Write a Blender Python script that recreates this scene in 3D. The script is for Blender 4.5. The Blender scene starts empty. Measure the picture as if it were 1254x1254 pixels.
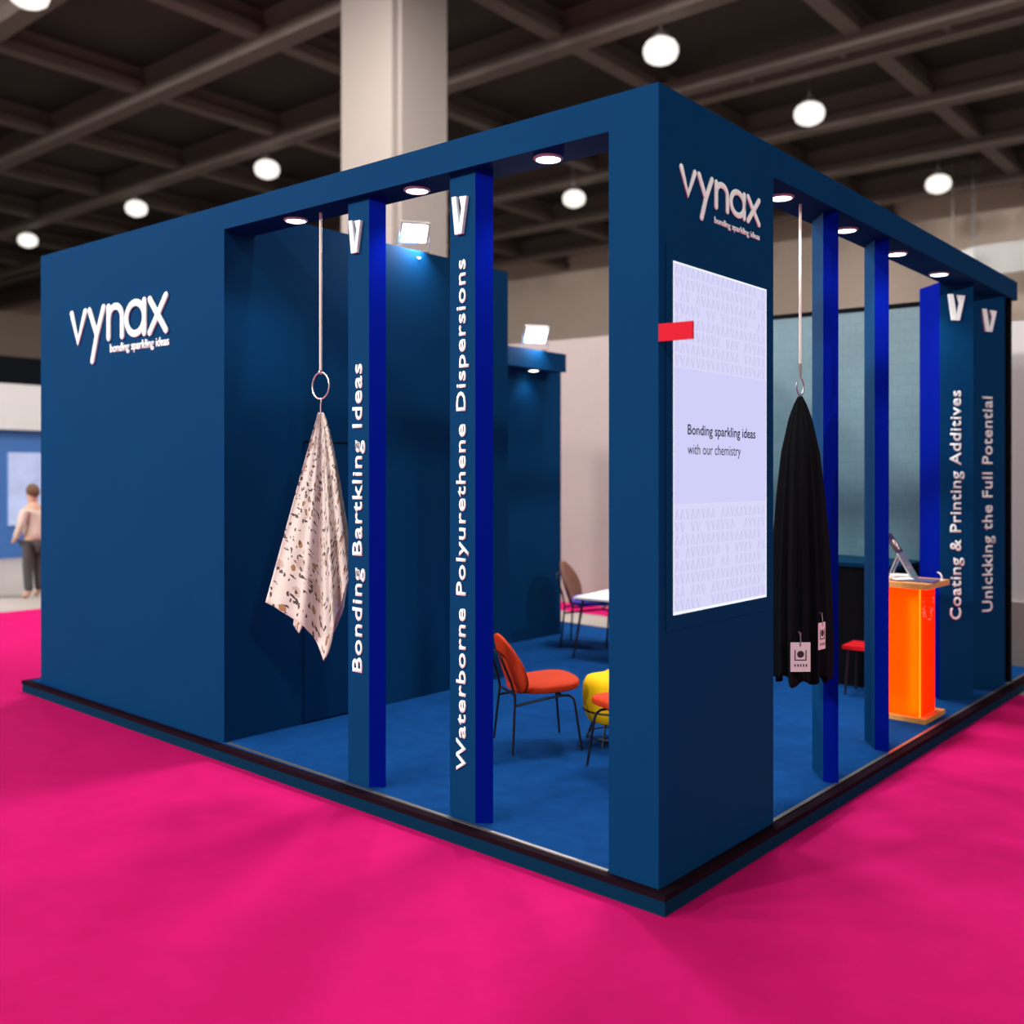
import bpy, bmesh, math, random
from mathutils import Vector, Matrix
random.seed(7)
C = bpy.context.scene.collection
PI = math.pi
# the hall floor falls very slightly across the hall: z += A*x + B*y for everything standing in it
SA, SB = -0.007786, -0.011536
H, SOF = 3.6, 3.435            # booth height, underside of its header beams
FL = -0.105                    # hall floor below the booth deck
RX, RY = 0.7585, 0.6516        # unit vector across the view (used for turning draped things)
DX, DY = -0.6516, 0.7585

# ------------------------------------------------------------------ materials
def nt(name):
    m = bpy.data.materials.new(name); m.use_nodes = True
    t = m.node_tree
    return m, t, t.nodes['Principled BSDF']

def mat(name, col, rough=0.5, metal=0.0, bump=0.0, scale=200.0, var=0.0, spec=None, sheen=0.0, emit=None, estr=0.0):
    m, t, b = nt(name)
    c = (*col, 1)
    b.inputs['Base Color'].default_value = c
    b.inputs['Roughness'].default_value = rough
    b.inputs['Metallic'].default_value = metal
    if spec is not None: b.inputs['Specular IOR Level'].default_value = spec
    if sheen:
        b.inputs['Sheen Weight'].default_value = sheen
        b.inputs['Sheen Tint'].default_value = c
    if emit:
        b.inputs['Emission Color'].default_value = (*emit, 1)
        b.inputs['Emission Strength'].default_value = estr
    if bump or var:
        tc = t.nodes.new('ShaderNodeTexCoord')
        n = t.nodes.new('ShaderNodeTexNoise'); n.inputs['Scale'].default_value = scale
        n.inputs['Detail'].default_value = 4
        t.links.new(tc.outputs['Object'], n.inputs['Vector'])
        if bump:
            bp = t.nodes.new('ShaderNodeBump'); bp.inputs['Strength'].default_value = bump
            bp.inputs['Distance'].default_value = 0.004
            t.links.new(n.outputs['Fac'], bp.inputs['Height'])
            t.links.new(bp.outputs['Normal'], b.inputs['Normal'])
        if var:
            n2 = t.nodes.new('ShaderNodeTexNoise'); n2.inputs['Scale'].default_value = scale * 0.02
            n2.inputs['Detail'].default_value = 6
            t.links.new(tc.outputs['Object'], n2.inputs['Vector'])
            ad = t.nodes.new('ShaderNodeMath'); ad.operation = 'ADD'
            t.links.new(n.outputs['Fac'], ad.inputs[0]); t.links.new(n2.outputs['Fac'], ad.inputs[1])
            mr = t.nodes.new('ShaderNodeMapRange')
            mr.inputs[1].default_value = 0.6; mr.inputs[2].default_value = 1.4
            mr.inputs[3].default_value = 1 - var; mr.inputs[4].default_value = 1 + var
            t.links.new(ad.outputs[0], mr.inputs[0])
            mx = t.nodes.new('ShaderNodeMix'); mx.data_type = 'RGBA'; mx.blend_type = 'MULTIPLY'
            mx.inputs[0].default_value = 1.0
            mx.inputs[6].default_value = c
            t.links.new(mr.outputs[0], mx.inputs[7])
            t.links.new(mx.outputs[2], b.inputs['Base Color'])
    return m

def emis(name, col, strength):
    m = bpy.data.materials.new(name); m.use_nodes = True
    t = m.node_tree; t.nodes.remove(t.nodes['Principled BSDF'])
    e = t.nodes.new('ShaderNodeEmission'); e.inputs[0].default_value = (*col, 1); e.inputs[1].default_value = strength
    t.links.new(e.outputs[0], t.nodes['Material Output'].inputs[0])
    return m

def acrylic(name, col, glow, gstr):
    """coloured translucent acrylic: the lamps inside shine through it, with an even glow added on top"""
    m = bpy.data.materials.new(name); m.use_nodes = True
    t = m.node_tree; t.nodes.remove(t.nodes['Principled BSDF'])
    tr = t.nodes.new('ShaderNodeBsdfTranslucent'); tr.inputs[0].default_value = (*col, 1)
    e = t.nodes.new('ShaderNodeEmission'); e.inputs[0].default_value = (*glow, 1); e.inputs[1].default_value = gstr  # even emission added to the panel, standing in for backlight
    a = t.nodes.new('ShaderNodeAddShader')
    t.links.new(tr.outputs[0], a.inputs[0]); t.links.new(e.outputs[0], a.inputs[1])
    t.links.new(a.outputs[0], t.nodes['Material Output'].inputs[0])
    return m

M = dict(
    navy=mat('navy_paint', (0.0010, 0.034, 0.108), 0.7, var=0.05, scale=60, spec=0.03),
    royal=mat('royal_blue_paint', (0.0, 0.006, 0.21), 0.7, var=0.05, scale=60, spec=0.02),
    deck=mat('blue_carpet', (0.003, 0.042, 0.165), 0.95, bump=0.6, scale=420, var=0.25, spec=0.03),
    skirt=mat('dark_blue_skirting', (0.001, 0.022, 0.055), 0.7, spec=0.03),
    edge=mat('black_edge_profile', (0.010, 0.004, 0.008), 0.7, spec=0.02),
    alu=mat('aluminium_edge', (0.22, 0.21, 0.20), 0.4, metal=0.8),
    pink=mat('pink_carpet', (0.47, 0.005, 0.112), 0.95, bump=0.8, scale=330, var=0.12, spec=0.05, sheen=0.15),
    grey=mat('grey_hall_floor', (0.34, 0.30, 0.28), 0.6, var=0.15, scale=60),
    white=mat('white_lettering', (0.84, 0.95, 0.95), 0.5, spec=0.15),
    steel=mat('brushed_steel', (0.62, 0.60, 0.60), 0.3, metal=0.9),
    cord=mat('pale_rope', (0.72, 0.66, 0.60), 0.6),
    copper=mat('pale_copper_wire', (0.80, 0.62, 0.58), 0.3, metal=0.8),
    black=mat('black_metal', (0.008, 0.008, 0.012), 0.4, spec=0.4),
    cabinet=mat('black_cabinet', (0.003, 0.004, 0.006), 0.7, spec=0.04),
    cloth=mat('black_cloth', (0.0015, 0.0028, 0.005), 0.75, bump=0.3, scale=300, spec=0.12, sheen=0.0),
    orange=mat('orange_upholstery', (0.47, 0.036, 0.008), 0.75, bump=0.4, scale=350, var=0.10, spec=0.1),
    yellow=mat('yellow_upholstery', (0.83, 0.50, 0.004), 0.75, bump=0.3, scale=350, var=0.08, spec=0.1),
    brown=mat('brown_leather', (0.15, 0.052, 0.026), 0.6, bump=0.2, scale=200, var=0.1),
    purple=mat('violet_upholstery', (0.16, 0.10, 0.72), 0.7, bump=0.3, scale=300),
    wood=mat('oak_veneer', (0.55, 0.24, 0.055), 0.45, var=0.2, scale=90, bump=0.1),
    paper=mat('white_paper', (0.86, 0.84, 0.87), 0.6),
    pinkpaper=mat('pale_pink_card', (0.82, 0.66, 0.70), 0.6),
    ink=mat('black_ink', (0.02, 0.02, 0.03), 0.6),
    book=mat('violet_booklet', (0.07, 0.06, 0.16), 0.5),
    red=mat('red_plastic', (0.50, 0.002, 0.018), 0.6, spec=0.1),
    redcush=mat('red_vinyl', (0.42, 0.006, 0.012), 0.6, spec=0.1),
    concrete=mat('pale_plaster', (0.27, 0.235, 0.215), 0.8, var=0.06, scale=20),
    hallwall=mat('beige_hall_cladding', (0.72, 0.585, 0.49), 0.85, var=0.10, scale=8),
    partition=mat('pinkish_white_panel', (0.31, 0.262, 0.255), 0.8, var=0.04, scale=12),
    lightpanel=mat('pale_grey_panel', (0.55, 0.55, 0.55), 0.7),
    ceil=mat('dark_ceiling', (0.040, 0.031, 0.026), 0.9, var=0.25, scale=10),
    truss=mat('brown_steel_girder', (0.135, 0.105, 0.09), 0.8, var=0.10, scale=20),
    boothblue=mat('blue_panel', (0.03, 0.12, 0.36), 0.6),
    poster=mat('pale_blue_poster', (0.42, 0.52, 0.80), 0.6, var=0.25, scale=120),
    beige=mat('beige_jacket', (0.56, 0.47, 0.40), 0.8, bump=0.3, scale=120),
    dark=mat('dark_trousers', (0.05, 0.045, 0.05), 0.8),
    skin=mat('skin', (0.50, 0.30, 0.21), 0.6),
    hair=mat('brown_hair', (0.10, 0.045, 0.02), 0.7),
    mark=mat('pale_mark', (0.95, 0.80, 0.75), 0.5),
    lamp=emis('lamp_glow', (1.0, 0.97, 0.92), 9.0),
    bay=emis('high_bay_glow', (1.0, 0.93, 0.86), 1.25),
    screen=emis('screen_glow', (0.70, 0.69, 0.96), 1.0),
    screenedge=emis('screen_border_glow', (0.88, 0.90, 1.0), 1.1),
    screenband=emis('screen_band_glow', (0.64, 0.63, 0.95), 1.0),
    screenmark=emis('screen_pattern_glow', (0.56, 0.55, 0.80), 1.0),
    screenink=emis('screen_ink', (0.012, 0.012, 0.02), 1.0),
    orangelit=acrylic('orange_acrylic', (1.0, 0.22, 0.006), (1.0, 0.075, 0.0), 0.75),
    redlit=acrylic('red_acrylic', (1.0, 0.035, 0.004), (1.0, 0.022, 0.0), 0.75),
    edgeglow=emis('amber_edge_glow', (1.0, 0.34, 0.01), 1.2),
    led=emis('warm_led', (1.0, 0.55, 0.12), 5.0),
    device=mat('grey_blue_display', (0.13, 0.19, 0.26), 0.25),
    devicetop=mat('brown_display', (0.045, 0.025, 0.035), 0.3),
)

def scarf_mat():
    m, t, b = nt('floral_silk')
    b.inputs['Roughness'].default_value = 0.5
    b.inputs['Sheen Weight'].default_value = 0.2
    tc = t.nodes.new('ShaderNodeUVMap')
    prev = None
    base = (0.66, 0.64, 0.58, 1)
    specs = [(8, 0.40, (0.50, 0.42, 0.36, 1), 0.5, 1.0), (13, 0.30, (0.30, 0.18, 0.07, 1), 0.42, 1.7), (17, 0.27, (0.03, 0.022, 0.02, 1), 0.72, 2.3), (25, 0.27, (0.035, 0.022, 0.02, 1), 0.7, 0.6)]
    for i, (sc, th, col, keep, st) in enumerate(specs):
        mp = t.nodes.new('ShaderNodeMapping'); mp.inputs['Location'].default_value = (i * 3.7, i * 1.9, 0)
        mp.inputs['Rotation'].default_value = (0, 0, 0.7 * i); mp.inputs['Scale'].default_value = (st, 1, 1)
        t.links.new(tc.outputs[0], mp.inputs[0])
        nz = t.nodes.new('ShaderNodeTexNoise'); nz.inputs['Scale'].default_value = sc * 1.6
        t.links.new(mp.outputs[0], nz.inputs['Vector'])
        mxv = t.nodes.new('ShaderNodeMix'); mxv.data_type = 'RGBA'; mxv.blend_type = 'ADD'; mxv.inputs[0].default_value = 0.05
        t.links.new(mp.outputs[0], mxv.inputs[6]); t.links.new(nz.outputs['Color'], mxv.inputs[7])
        v = t.nodes.new('ShaderNodeTexVoronoi'); v.inputs['Scale'].default_value = sc
        t.links.new(mxv.outputs[2], v.inputs['Vector'])
        lt = t.nodes.new('ShaderNodeMath'); lt.operation = 'LESS_THAN'; lt.inputs[1].default_value = th
        t.links.new(v.outputs['Distance'], lt.inputs[0])
        sp = t.nodes.new('ShaderNodeSeparateColor'); t.links.new(v.outputs['Color'], sp.inputs[0])
        gt = t.nodes.new('ShaderNodeMath'); gt.operation = 'LESS_THAN'; gt.inputs[1].default_value = keep
        t.links.new(sp.outputs[0], gt.inputs[0])
        mu = t.nodes.new('ShaderNodeMath'); mu.operation = 'MULTIPLY'
        t.links.new(lt.outputs[0], mu.inputs[0]); t.links.new(gt.outputs[0], mu.inputs[1])
        mx = t.nodes.new('ShaderNodeMix'); mx.data_type = 'RGBA'
        t.links.new(mu.outputs[0], mx.inputs[0])
        if prev is None: mx.inputs[6].default_value = base
        else: t.links.new(prev, mx.inputs[6])
        mx.inputs[7].default_value = col
        prev = mx.outputs[2]
    t.links.new(prev, b.inputs['Base Color'])
    return m
M['scarf'] = scarf_mat()

def tile_mat():
    m, t, b = nt('pale_blue_tiles')
    b.inputs['Roughness'].default_value = 0.45
    tc = t.nodes.new('ShaderNodeTexCoord')
    mp = t.nodes.new('ShaderNodeMapping'); mp.inputs['Rotation'].default_value = (PI / 2, 0, 0)
    t.links.new(tc.outputs['Object'], mp.inputs[0])
    br = t.nodes.new('ShaderNodeTexBrick')
    br.inputs['Color1'].default_value = (0.085, 0.190, 0.236, 1); br.inputs['Color2'].default_value = (0.079, 0.177, 0.222, 1)
    br.inputs['Mortar'].default_value = (0.068, 0.156, 0.197, 1)
    br.inputs['Scale'].default_value = 1.0; br.inputs['Mortar Size'].default_value = 0.004
    br.inputs['Brick Width'].default_value = 0.13; br.inputs['Row Height'].default_value = 0.10
    br.offset = 0.5
    t.links.new(mp.outputs[0], br.inputs['Vector'])
    n = t.nodes.new('ShaderNodeTexNoise'); n.inputs['Scale'].default_value = 45; n.inputs['Detail'].default_value = 6
    t.links.new(tc.outputs['Object'], n.inputs['Vector'])
    mr = t.nodes.new('ShaderNodeMapRange'); mr.inputs[3].default_value = 0.8; mr.inputs[4].default_value = 1.15
    t.links.new(n.outputs['Fac'], mr.inputs[0])
    mx = t.nodes.new('ShaderNodeMix'); mx.data_type = 'RGBA'; mx.blend_type = 'MULTIPLY'; mx.inputs[0].default_value = 1
    t.links.new(br.outputs['Color'], mx.inputs[6]); t.links.new(mr.outputs[0], mx.inputs[7])
    t.links.new(mx.outputs[2], b.inputs['Base Color'])
    return m
M['tile'] = tile_mat()

# ------------------------------------------------------------------ mesh helpers
FLAT = set()        # roots whose vertices are already in hall coordinates

def fin(bm, name, m, parent=None, smooth=False, bevel=0.0, extra=None):
    if bevel:
        bmesh.ops.bevel(bm, geom=[e for e in bm.edges if len(e.link_faces) == 2 and e.calc_face_angle(0) > 0.5], offset=bevel, segments=2, affect='EDGES', profile=0.7)
    me = bpy.data.meshes.new(name)
    bm.normal_update(); bm.to_mesh(me); bm.free()
    ms = m if isinstance(m, (list, tuple)) else [m]
    for x in ms: me.materials.append(x)
    if smooth:
        for p in me.polygons: p.use_smooth = True
    o = bpy.data.objects.new(name, me); C.objects.link(o)
    if parent: o.parent = parent
    return o

def box(bm, a, b, mi=0):
    (x0, y0, z0), (x1, y1, z1) = a, b
    v = [bm.verts.new(p) for p in [(x0, y0, z0), (x1, y0, z0), (x1, y1, z0), (x0, y1, z0), (x0, y0, z1), (x1, y0, z1), (x1, y1, z1), (x0, y1, z1)]]
    for f in [(3, 2, 1, 0), (4, 5, 6, 7), (0, 1, 5, 4), (1, 2, 6, 5), (2, 3, 7, 6), (3, 0, 4, 7)]:
        bm.faces.new([v[i] for i in f]).material_index = mi
    return bm

def prism(bm, pts, z0, z1, mis=None):
    n = len(pts)
    area = sum(pts[i][0] * pts[(i + 1) % n][1] - pts[(i + 1) % n][0] * pts[i][1] for i in range(n))
    if area < 0:
        pts = pts[::-1]
        if mis: mis = mis[::-1][1:] + [mis[::-1][0]]
    lo = [bm.verts.new((x, y, z0)) for x, y in pts]; hi = [bm.verts.new((x, y, z1)) for x, y in pts]
    bm.faces.new(lo[::-1]); bm.faces.new(hi)
    for i in range(n):
        j = (i + 1) % n
        f = bm.faces.new((lo[i], lo[j], hi[j], hi[i]))
        if mis: f.material_index = mis[i]
    return bm

def tube(bm, pts, r, seg=10, caps=True, closed=False):
    pts = [Vector(p) for p in pts]
    n = len(pts); rings = []
    up = None
    for i, p in enumerate(pts):
        if closed: d = (pts[(i + 1) % n] - pts[i - 1])
        else: d = pts[min(i + 1, n - 1)] - pts[max(i - 1, 0)]
        d.normalize()
        if up is None:
            up = Vector((0, 0, 1)) if abs(d.z) < 0.9 else Vector((1, 0, 0))
        a = d.cross(up)
        if a.length < 1e-4: a = d.cross(Vector((0.3, 1, 0.2)))
        a.normalize(); b = a.cross(d).normalized(); up = b
        rr = r[i] if isinstance(r, (list, tuple)) else r
        rings.append([bm.verts.new(p + a * rr * math.cos(2 * PI * k / seg) + b * rr * math.sin(2 * PI * k / seg)) for k in range(seg)])
    m = n if closed else n - 1
    for i in range(m):
        A, B = rings[i], rings[(i + 1) % n]
        for k in range(seg):
            bm.faces.new((A[k], A[(k + 1) % seg], B[(k + 1) % seg], B[k]))
    if caps and not closed:
        bm.faces.new(rings[0][::-1]); bm.faces.new(rings[-1])
    return bm

def lathe(bm, prof, c=(0, 0, 0), seg=32):
    rings = []
    for r, z in prof:
        if r < 1e-5: rings.append([bm.verts.new((c[0], c[1], c[2] + z))])
        else: rings.append([bm.verts.new((c[0] + r * math.cos(2 * PI * k / seg), c[1] + r * math.sin(2 * PI * k / seg), c[2] + z)) for k in range(seg)])
    for A, B in zip(rings, rings[1:]):
        for k in range(seg):
            k2 = (k + 1) % seg
            if len(A) == 1 and len(B) == 1: continue
            if len(A) == 1: bm.faces.new((A[0], B[k2], B[k]))
            elif len(B) == 1: bm.faces.new((A[k], A[k2], B[0]))
            else: bm.faces.new((A[k], A[k2], B[k2], B[k]))
    bmesh.ops.recalc_face_normals(bm, faces=bm.faces[:])
    return bm

def thing(name, label, cat, loc=None, rz=0.0, group=None):
    o = bpy.data.objects.new(name, None); C.objects.link(o)
    o.empty_display_size = 0.1
    if loc is None: FLAT.add(o)
    else: o.location = loc; o.rotation_euler = (0, 0, rz)
    return tag(o, label, cat, group)

def tag(o, label, cat, group=None):
    o['label'] = label; o['category'] = cat
    if group: o['group'] = group
    return o

def structure(o):
    o['kind'] = 'structure'; FLAT.add(o); return o

def B(): return bmesh.new()

class Frame:
    """a face to write on: origin, along, up, outward"""
    def __init__(s, o, u, v, n):
        s.o, s.u, s.v, s.n = Vector(o), Vector(u).normalized(), Vector(v).normalized(), Vector(n).normalized()
    def at(s, a, b, c=0.0): return s.o + s.u * a + s.v * b + s.n * c

def text_mesh(body, fr, a0, a1, b0, b1, depth, bold, name, m, parent, capmap=True, spacing=1.0):
    """writes body so its ink fills a0..a1 along, with its capital height from b0 (baseline) to b1"""
    cu = bpy.data.curves.new('text', 'FONT'); cu.body = body; cu.size = 1.0; cu.offset = bold; cu.resolution_u = 3
    cu.space_character = spacing
    ob = bpy.data.objects.new('text', cu); C.objects.link(ob)
    dg = bpy.context.evaluated_depsgraph_get(); dg.update()
    me = bpy.data.meshes.new_from_object(ob.evaluated_get(dg))
    # reference capital height of the type
    cu.body = 'H'; dg.update()
    ref = bpy.data.meshes.new_from_object(ob.evaluated_get(dg))
    ys = [v.co.y for v in ref.vertices]; cap0, cap1 = min(ys), max(ys)
    bpy.data.objects.remove(ob); bpy.data.curves.remove(cu); bpy.data.meshes.remove(ref)
    xs = [v.co.x for v in me.vertices]; x0, x1 = min(xs), max(xs)
    su = (a1 - a0) / (x1 - x0); sv = (b1 - b0) / (cap1 - cap0)
    bm = B(); bm.from_mesh(me); bpy.data.meshes.remove(me)
    bmesh.ops.remove_doubles(bm, verts=bm.verts[:], dist=1e-4)
    faces = bm.faces[:]
    base = [(v, v.co.copy()) for v in bm.verts]
    r = bmesh.ops.extrude_face_region(bm, geom=faces)
    top = {g for g in r['geom'] if isinstance(g, bmesh.types.BMVert)}
    for v in bm.verts:
        c = depth if v in top else 0.0003
        v.co = fr.at(a0 + (v.co.x - x0) * su, b0 + (v.co.y - cap0) * sv, c)
    bmesh.ops.recalc_face_normals(bm, faces=bm.faces[:])
    # one part per word: glyphs closer than a space stay together
    iv = []
    for v in bm.verts: iv.append((v.co - fr.o).dot(fr.u))
    bm.verts.index_update()
    xs = sorted(iv); gap = 0.15 * su; cuts = [xs[0] - 1]
    # sample edges too, so that long strokes leave no false gap
    spans = sorted((min(iv[e.verts[0].index], iv[e.verts[1].index]), max(iv[e.verts[0].index], iv[e.verts[1].index])) for e in bm.edges)
    end = spans[0][1]
    for p, q in spans:
        if p > end + gap: cuts.append((p + end) / 2)
        end = max(end, q)
    cuts.append(xs[-1] + 1)
    out = []
    for c0, c1 in zip(cuts, cuts[1:]):
        part = bm.copy()
        bmesh.ops.delete(part, geom=[v for v in part.verts if not (c0 < (v.co - fr.o).dot(fr.u) <= c1)], context='VERTS')
        out.append(fin(part, name, m, parent))
    bm.free()
    return out

def poly_plate(bm, fr, pts, depth, c0=0.0003):
    lo = [bm.verts.new(fr.at(a, b, c0)) for a, b in pts]; hi = [bm.verts.new(fr.at(a, b, depth)) for a, b in pts]
    n = len(pts)
    fs = [bm.faces.new(lo[::-1]), bm.faces.new(hi)]
    for i in range(n): fs.append(bm.faces.new((lo[i], lo[(i + 1) % n], hi[(i + 1) % n], hi[i])))
    bmesh.ops.recalc_face_normals(bm, faces=fs)

def stroke(bm, fr, pts, r, depth):
    """a rounded raised stroke: a tube with round ends, pressed onto the face"""
    P = [fr.at(a, b, r * depth) for a, b in pts]
    n = 10
    pre, post = [], []
    d0 = (P[0] - P[1]).normalized(); d1 = (P[-1] - P[-2]).normalized()
    rs = [r] * len(P)
    for k in (1, 2, 3):
        t = k / 3 * PI / 2
        pre.insert(0, (P[0] + d0 * r * math.sin(t), max(r * math.cos(t), r * 0.08)))
        post.append((P[-1] + d1 * r * math.sin(t), max(r * math.cos(t), r * 0.08)))
    pts3 = [p for p, _ in pre] + P + [p for p, _ in post]
    rad = [q for _, q in pre] + rs + [q for _, q in post]
    before = set(bm.verts)
    tube(bm, pts3, rad, 14)
    for v in bm.verts:
        if v in before: continue
        c = (v.co - fr.o).dot(fr.n)
        v.co += fr.n * ((max(c - r * depth, -r * depth * 0.9)) * (depth - 1) if c < r * depth else (c - r * depth) * (depth - 1))

def logo(fr, x0, x1, zb, xh, r, parent):
    """the five round letters; x0..x1 along the face, baseline zb, x-height xh"""
    w = x1 - x0
    bm = B()
    U = lambda a: x0 + a * w
    V = lambda b: zb + b * xh
    S = lambda pts: stroke(bm, fr, [(U(a), V(b)) for a, b in pts], r, 0.40)
    S([(0.022, 0.93), (0.093, 0.07), (0.172, 0.93)])
    S([(0.220, 0.93), (0.297, 0.22)])
    S([(0.370, 0.95), (0.300, 0.22), (0.250, -0.52)])
    S([(0.422, 0.93), (0.422, 0.07)])
    S([(0.424, 0.60)] + [(0.492 - 0.068 * math.cos(t), 0.60 + 0.32 * math.sin(t)) for t in [PI * k / 12 for k in range(1, 12)]] + [(0.560, 0.60), (0.560, 0.07)])
    n = 36
    ell = [(U(0.690 + 0.086 * math.cos(2 * PI * k / n)), V(0.50 + 0.42 * math.sin(2 * PI * k / n))) for k in range(n)]
    old = set(bm.verts)
    tube(bm, [fr.at(a, b, r * 0.40) for a, b in ell], r, 14, closed=True)
    for v in bm.verts:
        if v not in old: v.co -= fr.n * (((v.co - fr.o).dot(fr.n) - r * 0.40) * 0.6)
    S([(0.776, 0.93), (0.776, 0.07)])
    S([(0.828, 0.93), (0.975, 0.06)]); S([(0.975, 0.96), (0.828, 0.05)])
    return fin(bm, 'logo_lettering', M['white'], parent, smooth=True)

def emblem(fr, a0, a1, b0, b1, parent):
    bm = B()
    m = lambda pts: [(a0 + p * (a1 - a0), b0 + q * (b1 - b0)) for p, q in pts]
    poly_plate(bm, fr, m([(0.0, 1.0), (0.30, 1.0), (0.50, 0.20), (0.47, 0.0), (0.22, 0.0)]), 0.022)
    poly_plate(bm, fr, m([(0.52, 0.97), (1.0, 0.95), (0.68, 0.0), (0.48, 0.0), (0.51, 0.20), (0.66, 0.66)]), 0.022)
    return fin(bm, 'emblem', M['white'], parent, bevel=0.004)

FA = Frame((0, 0, 0), (1, 0, 0), (0, 0, 1), (0, -1, 0))      # long open front
FB = Frame((0, 0, 0), (0, 1, 0), (0, 0, 1), (1, 0, 0))       # front with the screen

# ------------------------------------------------------------------ hall
bm = B(); box(bm, (-75, -45, FL - 0.3), (45, 60, FL)); structure(fin(bm, 'floor', M['grey']))
bm = B(); box(bm, (-10.9, -8, FL), (8, 5.85, FL + 0.006))
o = fin(bm, 'hall_carpet', M['pink']); FLAT.add(o); tag(o, 'bright pink carpet laid around the blue exhibition stand', 'carpet')
bm = B(); box(bm, (-10.0, 7.0, FL), (-2.45, 7.66, FL + 0.006))
o = fin(bm, 'aisle_carpet', M['pink']); FLAT.add(o); tag(o, 'strip of pink carpet beyond the grey gap behind the stand', 'carpet')
bm = B(); box(bm, (-75, -45, 12.3), (45, 60, 12.6)); structure(fin(bm, 'ceiling', M['ceil']))
bm = B(); box(bm, (-75, 35, FL - 0.8), (45, 35.4, 12.3)); structure(fin(bm, 'wall_back', M['hallwall']))
bm = B(); box(bm, (-64.4, -45, FL - 0.8), (-64, 35, 12.3)); structure(fin(bm, 'wall_left', M['hallwall']))

k = 0
for y in (5.5, 9.8, 14.1, 18.4, 22.8, 27.1, 31.4):
    k += 1; bm = B()
    zz = 11.5
    if y == 18.4:
        box(bm, (-64, y - 0.55, zz - 0.2), (30, y - 0.2, zz + 0.15)); box(bm, (-64, y + 0.3, zz - 0.2), (30, y + 0.62, zz + 0.15))
        for i in range(40): box(bm, (-62 + i * 2.3, y - 0.2, zz - 0.1), (-61.85 + i * 2.3, y + 0.3, zz + 0.05))
    else:
        box(bm, (-64, y - 0.22, zz - 0.2), (30, y + 0.22, zz + 0.12))
        box(bm, (-64, y - 0.08, zz + 0.12), (30, y + 0.08, 12.2))
    structure(fin(bm, 'trim_%d' % k, M['truss']))
for x in (-48.6, -43.3, -38.0, -32.7, -27.4, -22.1, -16.8, -11.5, -6.2, -0.9):
    k += 1; bm = B()
    box(bm, (x - 0.2, -5, 11.55), (x + 0.2, 35, 11.8)); box(bm, (x - 0.06, -5, 11.8), (x + 0.06, 35, 12.2))
    structure(fin(bm, 'trim_%d' % k, M['truss']))

# concrete column of the hall, with a groove
bm = B()
COLX, COLY, COLW, COLE = -10.94, 8.50, 1.53, 1.32
prism(bm, [(COLX - COLW, COLY), (COLX - 0.10, COLY), (COLX - 0.10, COLY + 0.14), (COLX, COLY + 0.14), (COLX, COLY + COLE), (COLX - COLW, COLY + COLE)], FL, 12.2)
structure(fin(bm, 'column', M['concrete']))

# high-bay lamps: housing + glowing lens, hung from the girders
def high_bay(x, y, z, label, drop=1.2):
    t = thing('pendant_lamp', label, 'lamp', (x, y, z), 0, 'high bay lamps under the hall roof')
    bm = B(); lathe(bm, [(0.0, 0.40), (0.10, 0.40), (0.16, 0.34), (0.22, 0.26), (0.22, 0.22), (0.0, 0.22)]); fin(bm, 'housing', M['steel'], t, smooth=True)
    bm = B(); lathe(bm, [(0.0, -0.30), (0.12, -0.285), (0.24, -0.235), (0.33, -0.17), (0.375, -0.05), (0.37, 0.06), (0.31, 0.17), (0.21, 0.225), (0.0, 0.23)]); fin(bm, 'lens', M['bay'], t, smooth=True)
    bm = B(); tube(bm, [(0, 0, 0.38), (0, 0, 1.62)], 0.09 if drop > 1.25 else 0.02); fin(bm, 'stem', M['concrete'] if drop > 1.25 else M['steel'], t)
    return t
for x, y, lab in [(-39.0, 14.06, 'hall ceiling lamp at the far end of its row, lowest beyond the logo wall'),
                  (-30.6, 14.2, 'hall ceiling lamp second in the row above the logo wall'),
                  (-22.97, 14.28, 'hall ceiling lamp just above the logo wall, beside the pale column'),
                  (-9.04, 14.41, 'hall ceiling lamp straight above the tall corner of the stand'),
                  (-8.17, 19.95, 'hall ceiling lamp above the screen side beam, under the double girder'),
                  (-7.65, 28.23, 'hall ceiling lamp low over the far part of the screen side beam'),
                  (-17.0, 4.6, 'hall ceiling lamp cut by the picture edge high over the logo wall')]:
    high_bay(x, y, 10.8, lab)
high_bay(-17.6, 22.66, 10.8, 'hall ceiling lamp on a thick pale stem seen through the open front', 1.26)

for x, y, z, w, h, lab in [(-6.6, 31.5, 8.9, 2.2, 1.0, 'broad pale hanging banner high beyond the end of the screen side beam'), (-7.6, 30.5, 8.8, 0.8, 0.6, 'small pale hanging banner high beyond the screen side beam')]:
    t = thing('hanging_banner', lab, 'banner', (x, y, z))
    bm = B(); box(bm, (-w / 2, -0.05, -h / 2), (w / 2, 0.05, h / 2)); fin(bm, 'panel', M['lightpanel'], t)
    for sx in (-1, 1):
        bm = B(); tube(bm, [(sx * w * 0.4, 0, h / 2), (sx * w * 0.4, 0, 12.0 - z)], 0.015, 6); fin(bm, 'cable', M['steel'], t)
# neighbouring stands, far off and out of focus
t = thing('exhibition_stand', 'distant blue stand with a broad white fascia beyond the logo wall', 'stand')
bm = B(); box(bm, (-18.6, 0.5, FL), (-18.0, 12, 2.45)); fin(bm, 'wall_panel', M['boothblue'], t)
bm = B(); box(bm, (-18.7, 0.3, 2.45), (-17.8, 12.2, 3.35)); fin(bm, 'fascia', M['lightpanel'], t)
bm = B(); box(bm, (-18.0, 4.62, 0.55), (-17.95, 5.28, 2.0)); fin(bm, 'poster', M['poster'], t)
bm = B(); box(bm, (-18.7, 0.3, 3.35), (-17.9, 12.2, 3.9)); fin(bm, 'header', M['cabinet'], t)

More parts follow.
